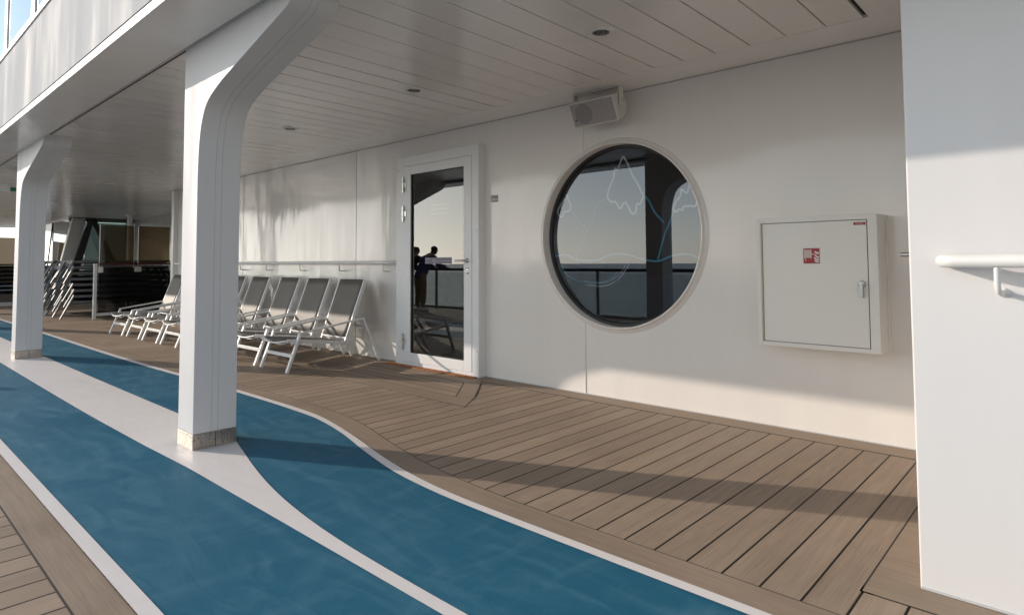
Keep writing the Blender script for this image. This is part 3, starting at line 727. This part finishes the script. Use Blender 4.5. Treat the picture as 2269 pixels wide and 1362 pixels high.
local(g.build('tilt_knob', 'speaker_plastic'), sk)
# ------------------------------------------------------------------ lounge chairs
def make_chair(label):
    t = thing('lounge_chair', label, 'lounge chair', (0, 0, 0), 0, 'lounge chairs in a row along the wall')
    W2 = .278; S = .244
    for s in (-1, 1):
        x = s*W2
        MB().bar((x, 0, 0), (x, .143, .378), .026, .036, (1, 0, 0)).build('leg', 'chair_white', t, bevel=.003)
        MB().bar((x, .125, .381), (x, .905, .492), .030, .020).build('armrest', 'chair_white', t, bevel=.003)
        MB().bar((x, .895, .486), (x, 1.115, 0), .024, .030, (1, 0, 0)).build('leg', 'chair_white', t, bevel=.003)
    f = MB()
    for s in (-1, 1):
        f.bar((s*S, .02, .318), (s*S, .71, .236), .024, .034)
        f.bar((s*S, .085, .295), (s*W2, .085, .295), .03, .02)
    f.bar((-W2, .055, .165), (W2, .055, .165), .018, .034)
    f.bar((-S, .71, .236), (S, .71, .236), .022, .022)
    f.bar((-W2, .93, .40), (W2, .93, .40), .016, .02)
    arc = [(S*u, .012-.030*(1-u*u), .318-.030*(1-u*u)) for u in [k/8-1 for k in range(17)]]
    f.tube(arc, .009, 8)
    arc = [(S*.95*u, .045, .305-.040*(1-u*u)) for u in [k/8-1 for k in range(17)]]
    f.tube(arc, .006, 8)
    f.build('seat_frame', 'chair_white', t, bevel=.0025)
    n = 10; top, bot = [], []
    vs, fs = [], []
    for j in range(n+1):
        v = j/n; y = .012+.69*v; z0 = .333-.083*v
        for i in range(9):
            u = i/4-1; vs.append((u*(S-.008), y-.028*(1-u*u)*(1-v), z0-.020*math.sin(PI*min(1, v*1.0))*(1-u*u)-.016*(1-u*u)*(1-v)))
    for j in range(n):
        for i in range(8): a = j*9+i; fs.append((a, a+1, a+10, a+9))
    sl = MB().add(vs, fs, True).build('seat_sling', 'taupe_sling', t)
    so = sl.modifiers.new('thick', 'SOLIDIFY'); so.thickness = .003
    b = MB()
    for s in (-1, 1): b.bar((s*(S-.004), .700, .250), (s*(S+.006), .940, .908), .034, .024, (1, 0, 0))
    b.bar((-S, .712, .283), (S, .712, .283), .016, .024, (0, 1, 0))
    b.bar((-S, .938, .902), (S, .938, .902), .014, .02, (0, 1, 0))
    b.build('back_frame', 'chair_white', t, bevel=.003)
    vs, fs = [], []
    for j in range(9):
        v = j/8
        for i in range(9):
            u = i/4-1; sag = .012*(1-u*u)*math.sin(PI*v)
            vs.append((u*(S-.014+.004*v), .699+.240*v-.006+sag, .300+.615*v))
    for j in range(8):
        for i in range(8): a = j*9+i; fs.append((a, a+1, a+10, a+9))
    sl = MB().add(vs, fs, True).build('back_sling', 'taupe_sling', t)
    so = sl.modifiers.new('thick', 'SOLIDIFY'); so.thickness = .003
    return t
chairs = [(-6.175, 3.095, .0, 'lounge chair nearest the glass door, right end of the row'), (-6.875, 3.09, .01, 'second lounge chair from the glass door'), (-7.62, 3.10, -.012, 'third lounge chair from the glass door'),
          (-8.36, 3.07, .015, 'fourth lounge chair from the glass door, half hidden by the near column'), (-9.04, 3.045, .0, 'fifth lounge chair from the glass door, behind the near column'), (-9.73, 3.03, .012, 'third lounge chair from the left end of the row'),
          (-10.43, 3.02, -.01, 'second lounge chair from the left end of the row'), (-11.14, 2.99, .03, 'leftmost lounge chair, beside the glass barrier')]
ch0 = None
for x, y, rz, lb in chairs:
    if ch0 is None: ch0 = make_chair(lb); ch0.location = (x, y, 0.0005); ch0.rotation_euler = (0, 0, rz)
    else: dup(ch0, (x, y, .0005), rz, lb)
# ------------------------------------------------------------------ glass barrier across the deck
gb = thing('glass_barrier', 'low tinted glass barrier with dark wooden top rail left of the lounge chairs', 'barrier', (-14.48, 4.3, 0))
for y in (3.50, 4.98, 6.2):
    local(MB().box(-14.515, -14.445, y-.028, y+.028, 0, 1.10).box(-14.52, -14.44, y-.034, y+.034, 1.098, 1.112).build('post', 'rail_paint', bevel=.005), gb)
local(MB().bar((-14.42, 3.54, 1.10), (-14.42, 6.25, 1.10), .05, .035).build('top_rail', 'wood_rail', bevel=.008), gb)
local(MB().box(-14.50, -14.46, 3.53, 6.2, .07, .13).build('bottom_rail', 'rail_paint', bevel=.004), gb)
local(MB().box(-14.486, -14.476, 3.56, 4.95, .13, 1.04).build('glass_pane', 'dark_glass'), gb)
local(MB().box(-14.486, -14.476, 5.01, 6.16, .13, 1.04).build('glass_pane', 'dark_glass'), gb)
local(MB().box(-14.47, -14.455, 3.54, 3.63, .93, 1.05).box(-14.47, -14.455, 4.19, 4.32, .94, 1.05).box(-14.47, -14.455, 4.86, 4.95, .95, 1.05).build('clamp_plate', 'chrome', bevel=.003), gb)
for (a, b_, lb) in ((3.60, 4.21, 'tall brown tinted glass screen behind the barrier, left one of two'), (4.30, 4.90, 'tall brown tinted glass screen behind the barrier, right one of two')):
    s_ = thing('wind_screen', lb, 'glass screen', (-14.6, (a+b_)/2, 1.12), 0, 'tall glass screens above the barrier')
    local(MB().box(-14.606, -14.596, a, b_, 1.125, 1.90).build('glass_pane', 'brown_glass'), s_)
    local(MB().box(-14.609, -14.593, a-.010, a, .9, 1.905).box(-14.609, -14.593, b_, b_+.008, .9, 1.905).build('edge_trim', 'rail_paint'), s_)
# ------------------------------------------------------------------ stacked sun loungers
def make_lounger(label):
    t = thing('stacked_sun_lounger', label, 'sun lounger', (0, 0, 0), 0, 'sun loungers stacked behind the glass barrier')
    f = MB(); S = .29
    for s in (-1, 1): f.bar((s*S, .13, .325), (s*S, 1.95, .345), .03, .045)
    for y in (.18, .75, 1.35, 1.93): f.bar((-S, y, .325), (S, y, .325), .03, .03)
    f.build('lounger_frame', 'grey_steel', t)
    for s in (-1, 1):
        MB().bar((s*(S+.03), -.02, 0), (s*(S+.03), .15, .35), .03, .045, (1, 0, 0)).build('leg', 'grey_steel', t)
        MB().bar((s*(S+.03), 1.95, .35), (s*(S+.03), 2.10, 0), .03, .04, (1, 0, 0)).build('leg', 'grey_steel', t)
    MB().box(-S+.015, S-.015, .14, 1.93, .290, .358).build('sling', 'navy_sling', t)
    return t
lg = None
rowx = [(-15.42, 3.12, 8, 'in the stack nearest the glass barrier'), (-16.14, 3.10, 8, 'in the second stack behind the glass barrier'), (-16.86, 3.08, 8, 'in the third stack behind the glass barrier'), (-17.6, 3.06, 8, 'in the fourth stack behind the glass barrier'),
        (-22.4, 2.55, 7, 'in the stack at the far left edge')]
ordn = ['lowest', 'second lowest', 'third lowest', 'fourth lowest', 'fifth lowest', 'sixth lowest', 'seventh lowest', 'topmost']
for x, y, n, txt in rowx:
    for k in range(n):
        nm = 'topmost' if k == n-1 else ordn[k]
        lb = f'{nm} grey framed dark sun lounger {txt}'
        lx, ly = x+random.uniform(-.02, .02), y+random.uniform(-.05, .05)
        if lg is None: lg = make_lounger(lb); lg.location = (lx, ly, 0)
        else: dup(lg, (lx, ly, k*.118), random.uniform(-.018, .018), lb)
# far left barrier
fb_ = thing('far_glass_barrier', 'distant low glass barrier with dark rail at the left edge', 'barrier', (-21.1, 3.2, 0))
local(MB().bar((-21.1, 2.0, 1.10), (-21.1, 3.42, 1.10), .05, .04).build('top_rail', 'black_steel'), fb_)
local(MB().box(-21.12, -21.08, 2.0, 3.42, .0, .10).build('bottom_rail', 'rail_paint'), fb_)
local(MB().box(-21.105, -21.095, 2.0, 3.42, .10, 1.06).build('glass_pane', 'dark_glass'), fb_)
# ------------------------------------------------------------------ far end of the deck
fe = thing('glazed_end_wall', 'teal glazed wall with black mullion at the far end of the walkway', 'glass wall', (-22, 5.6, 0))
local(MB().box(-22.02, -22.0, 5.02, 6.3, 0, 2.47).build('glass_pane', 'teal_glass'), fe)
local(MB().box(-21.97, -21.88, 6.10, 6.24, 0, 2.47).build('mullion', 'black_steel'), fe)
local(MB().box(-22.09, -21.96, 4.60, 6.36, 2.38, 2.56).build('head_rail', 'grey_steel'), fe)
local(MB().box(-24.5, -24.4, 4.7, 7.0, 0, 2.5).box(-24.4, -22.1, 6.9, 7.0, 0, 2.5).build('room_back_wall', 'far_white'), fe)
local(MB().prism([(5.08, 1.80), (5.35, 1.80), (5.35, .2), (5.22, .9)], 'X', -23.9, -23.8).build('inner_brace', 'rail_paint'), fe)
rp = MB().prism([(4.66, CEIL-.002), (4.985, CEIL-.002), (4.56, 0), (4.16, 0)], 'X', -21.95, -21.75)
tag(rp.build('raking_pillar', 'far_white', bevel=.01), 'grey-white leaning pillar left of the black braces at the far end', 'pillar')
for pol, lb in (([(5.03, 2.47), (5.17, 2.47), (4.62, 0), (4.38, 0)], 'black raking brace leaning left at the far end of the deck'), ([(5.05, 2.47), (5.19, 2.47), (6.26, 0), (6.06, 0)], 'black raking brace leaning right at the far end of the deck')):
    tag(MB().prism([(p_[0], p_[1]) for p_ in pol], 'X', -21.74 if 'left' in lb else -21.70, -21.62 if 'left' in lb else -21.58).build('raking_brace', 'black_steel'), lb, 'brace')
rc = thing('round_pipe_column', 'slim white round column beside the tall brown glass screens', 'column', (-19.0, 5.37, 0))
local(MB().tube([(-19.0, 5.37, 0), (-19.0, 5.37, 2.40)], .062, 20).build('pipe', 'rail_paint'), rc)
local(MB().tube([(-19.0, 5.37, 2.40), (-19.0, 5.37, 2.473)], .11, 20).build('collar', 'rail_paint'), rc)
sg = thing('tinted_side_glazing', 'dark tinted upper glazing left of the leaning pillar', 'glass wall', (-24, 4.4, 1.9))
local(MB().add([(-21.9, 4.66, 2.46), (-25.6, 4.69, 2.46), (-25.6, 4.66, 1.93), (-21.9, 4.60, 1.72)], [(0, 1, 2, 3)]).build('glass_pane', 'dark_glass', fix=False), sg)
local(MB().bar((-21.9, 4.66, 2.455), (-29.5, 4.70, 2.455), .04, .04).bar((-21.9, 4.60, 1.72), (-21.9, 4.66, 2.44), .03, .03).bar((-23.9, 4.40, 0), (-24.4, 4.68, 2.44), .03, .03).bar((-22.4, 4.2, 0), (-22.0, 4.62, 1.72), .03, .03).build('glazing_bar', 'black_steel'), sg)
bp_ = MB().box(-31.5, -31.4, 3.0, 4.95, .3, 2.18)
tag(bp_.build('beige_screen', 'beige_panel'), 'beige fabric screen far away at the left edge of the deck', 'screen')
bp_ = MB().prism([(4.50, .4), (4.72, .4), (4.72, 1.85), (4.62, 1.80)], 'X', -23.2, -23.1)
tag(bp_.build('beige_flap', 'beige_panel'), 'small beige panel just left of the leaning pillar', 'panel')
ex = thing('exit_sign', 'small hanging exit sign with green face beside the far column', 'sign', (-12.6, 1.86, 2.35))
local(MB().box(-12.62, -12.58, 1.45, 1.84, 2.27, 2.40).box(-12.605, -12.595, 1.6, 1.61, 2.40, CEIL).build('sign_box', 'rail_paint', bevel=.004), ex)
local(MB().box(-12.64, -12.621, 1.842, 2.20, 2.282, 2.345).build('green_face', 'exit_green'), ex)
# ------------------------------------------------------------------ outboard railing (seen mirrored in the glass)
rl = thing('ship_railing', 'dark topped glass railing at the open side of the deck, mirrored in the door', 'railing', (-8, -1.4, 0))
local(MB().tube([(XL+2, -1.42, .945), (XR, -1.42, .945)], .032, 14).build('top_rail', 'black_steel'), rl)
x = XL+2.5
while x < XR:
    local(MB().box(x-.02, x+.02, -1.45, -1.40, 0, .93).build('post', 'grey_steel'), rl)
    local(MB().box(x+.04, x+1.46, -1.43, -1.42, .08, .88).build('glass_pane', 'clear_glass'), rl)
    x += 1.5
# ------------------------------------------------------------------ two people leaning on the railing (mirrored in the door)
def skin_mesh(name, chain, mat, parent, sub_=2, root=0):
    """chain: list of (x,y,z,radius,parent_index)"""
    me = bpy.data.meshes.new(name); me.from_pydata([c[:3] for c in chain], [(c[4], i) for i, c in enumerate(chain) if c[4] >= 0], [])
    o = bpy.data.objects.new(name, me); COL.objects.link(o)
    o.modifiers.new('skin', 'SKIN'); ss = o.modifiers.new('sub', 'SUBSURF'); ss.levels = sub_; ss.render_levels = sub_
    for i, c in enumerate(chain):
        me.skin_vertices[0].data[i].radius = (c[3], c[3]); me.skin_vertices[0].data[i].use_root = (i == root)
    bpy.context.view_layer.update()
    m2 = bpy.data.meshes.new_from_object(o.evaluated_get(bpy.context.evaluated_depsgraph_get()))
    bpy.data.objects.remove(o); m2.materials.clear(); m2.materials.append(MATS[mat])
    m2.polygons.foreach_set('use_smooth', [True]*len(m2.polygons))
    q = bpy.data.objects.new(name, m2); COL.objects.link(q); q.parent = parent
    return q
def person(loc, label, top, legs, hair, lean=0.0, long_hair=False):
    t = thing('person', label, 'person', loc)
    # local frame: the rail is towards -y, feet at the origin
    body = [(0, .02, .80, .120, -1), (0, -.04, .95, .115, 0), (0, -.15, 1.12, .130, 1), (0, -.26, 1.25, .105, 2), (lean*.3, -.32, 1.31, .050, 3), (lean, -.37, 1.37, .070, 4), (lean, -.40, 1.44, .078, 5)]
    for s in (-1, 1):
        i0 = len(body)
        body += [(s*.17, -.25, 1.22, .058, 3), (s*.23, -.36, 1.03, .045, i0), (s*.19, -.60, .995, .036, i0+1), (s*.10, -.69, .992, .026, i0+2)]
        j0 = len(body)
        body += [(s*.09, .02, .74, .090, 0), (s*.10, .0, .42, .058, j0), (s*.10, .03, .10, .042, j0+1), (s*.11, -.10, .035, .036, j0+2)]
    skin_mesh('body', body, 'skin', t)
    sh = [(0, .0, .90, .150, -1), (0, .035, .74, .158, 0), (0, -.15, 1.12, .162, 0), (0, -.27, 1.27, .118, 2)]
    for s in (-1, 1):
        i0 = len(sh); sh += [(s*.17, -.25, 1.22, .078, 3), (s*.235, -.36, 1.03, .062, i0), (s*.20, -.58, .997, .048, i0+1)]
    skin_mesh('jacket', sh, top, t)
    tr = [(0, .03, .84, .138, -1), (0, .0, .93, .125, 0)]
    for s in (-1, 1):
        i0 = len(tr); tr += [(s*.085, .02, .72, .104, 0), (s*.10, .0, .42, .074, i0), (s*.10, .03, .12, .062, i0+1)]
    skin_mesh('trousers', tr, legs, t)
    hh = [(lean, -.375, 1.485, .076, -1), (lean, -.345, 1.43, .092, 0), (lean, -.335, 1.37, .072, 1)]
    if long_hair: hh += [(lean*.8, -.28, 1.30, .085, 2), (lean*.6, -.20, 1.20, .06, 3)]
    skin_mesh('hair', hh, hair, t)
    for s in (-1, 1):
        MB().prism([(-.13, .0), (.13, .0), (.13, .06), (.03, .09), (-.06, .06), (-.13, .035)], 'X', s*.11-.045, s*.11+.045).build('shoe', 'shoe_white', t, bevel=.015)
    hd = MB()
    for s in (-1, 1):
        for k in range(4): hd.tube([(s*.10-.03+.02*k, -.70, .992), (s*.10-.03+.02*k, -.75-.004*k, .985), (s*.10-.03+.02*k, -.77, .965)], .008, 8)
        hd.tube([(s*.10+s*.03, -.69, .99), (s*.10+s*.055, -.73, .985)], .009, 8)
    hd.build('fingers', 'skin', t)
    return t
person((-11.25, -.74, 0), 'person in a navy jacket and khaki trousers leaning on the railing, mirrored in the door', 'navy_cloth', 'trouser', 'hair_dark', .06)
person((-11.85, -.76, 0), 'person in black with long brown hair leaning on the railing, mirrored in the door', 'black_cloth', 'black_cloth', 'hair_brown', -.03, True)
# ------------------------------------------------------------------ light
HAZE = 2.2
wd = bpy.data.worlds.new('World'); scene.world = wd; wd.use_nodes = True
nt = wd.node_tree; bg = nt.nodes['Background']
sky = nt.nodes.new('ShaderNodeTexSky'); sky.sky_type = 'NISHITA'; sky.sun_disc = False
EL = math.radians(17.3); AZ = math.atan2(-.893, -.451)
sky.sun_elevation = EL; sky.sun_rotation = AZ; sky.altitude = 20; sky.air_density = 1.0; sky.dust_density = .8; sky.ozone_density = 2.0
# haze near the horizon: the glow round the sun levels off softly instead of burning out
mad = nt.nodes.new('ShaderNodeVectorMath'); mad.operation = 'MULTIPLY_ADD'; hs = nt.nodes.new('ShaderNodeHueSaturation'); hs.inputs['Saturation'].default_value = .62; nt.links.new(sky.outputs[0], hs.inputs['Color'])
nt.links.new(hs.outputs[0], mad.inputs[0]); mad.inputs[1].default_value = (.045, .045, .045); mad.inputs[2].default_value = (1, 1, 1)
dv = nt.nodes.new('ShaderNodeVectorMath'); dv.operation = 'DIVIDE'; nt.links.new(hs.outputs[0], dv.inputs[0]); nt.links.new(mad.outputs[0], dv.inputs[1])
# bright pale haze low over the water
tc = nt.nodes.new('ShaderNodeTexCoord'); sx = nt.nodes.new('ShaderNodeSeparateXYZ'); nt.links.new(tc.outputs['Generated'], sx.inputs[0])
hz_ = ramp(nt, mathn(nt, 'ABSOLUTE', sx.outputs[2]), .0, .42, 1, 0)
hz_ = mathn(nt, 'MULTIPLY', mathn(nt, 'POWER', hz_, 2.0), HAZE)
hc = nt.nodes.new('ShaderNodeVectorMath'); hc.operation = 'SCALE'; hc.inputs[0].default_value = (1.0, .98, .98); nt.links.new(hz_, hc.inputs['Scale'])
ad = nt.nodes.new('ShaderNodeVectorMath'); ad.operation = 'ADD'; nt.links.new(dv.outputs[0], ad.inputs[0]); nt.links.new(hc.outputs[0], ad.inputs[1])
nt.links.new(ad.outputs[0], bg.inputs[0]); bg.inputs[1].default_value = .15
sd = bpy.data.lights.new('sun', 'SUN'); sd.energy = 1.8; sd.angle = math.radians(.53); sd.color = (1, .87, .74)
so = bpy.data.objects.new('sun', sd); COL.objects.link(so)
tdir = Vector((.893*math.cos(EL), .451*math.cos(EL), -math.sin(EL)))
so.rotation_euler = tdir.to_track_quat('-Z', 'Y').to_euler()
# ------------------------------------------------------------------ camera
cam = bpy.data.cameras.new('camera'); co = bpy.data.objects.new('camera', cam); COL.objects.link(co)
f_, yaw, pit, rol, cx, cy = 1375.5108, .749117278, .0479167457, -.00427966143, 1122.57437, 515.593653
fw = Vector((-math.sin(yaw)*math.cos(pit), math.cos(yaw)*math.cos(pit), math.sin(pit)))
rt = Vector((math.cos(yaw), math.sin(yaw), 0)); upv = rt.cross(fw)
c_, s_ = math.cos(rol), math.sin(rol)
rt2 = rt*c_+upv*s_; up2 = upv*c_-rt*s_
M = Matrix.Identity(4)
for i in range(3): M[i][0] = rt2[i]; M[i][1] = up2[i]; M[i][2] = -fw[i]
M[0][3], M[1][3], M[2][3] = 0, 0, 1.1
co.matrix_world = M
cam.sensor_width = 36; cam.lens = f_/2269*36; cam.shift_x = (1134.5-cx)/2269; cam.shift_y = (cy-681)/2269
cam.clip_start = .05; cam.clip_end = 20000
scene.camera = co
scene.view_settings.view_transform = 'Standard'; scene.view_settings.look = 'None'; scene.view_settings.gamma = 1
scene.view_settings.exposure = 1.04
scene.cycles.sample_clamp_indirect = 2.5; scene.cycles.blur_glossy = 1.0; scene.cycles.caustics_reflective = False; scene.cycles.caustics_refractive = False; scene.cycles.max_bounces = 10; scene.cycles.diffuse_bounces = 6; scene.cycles.glossy_bounces = 5; scene.cycles.transparent_max_bounces = 12
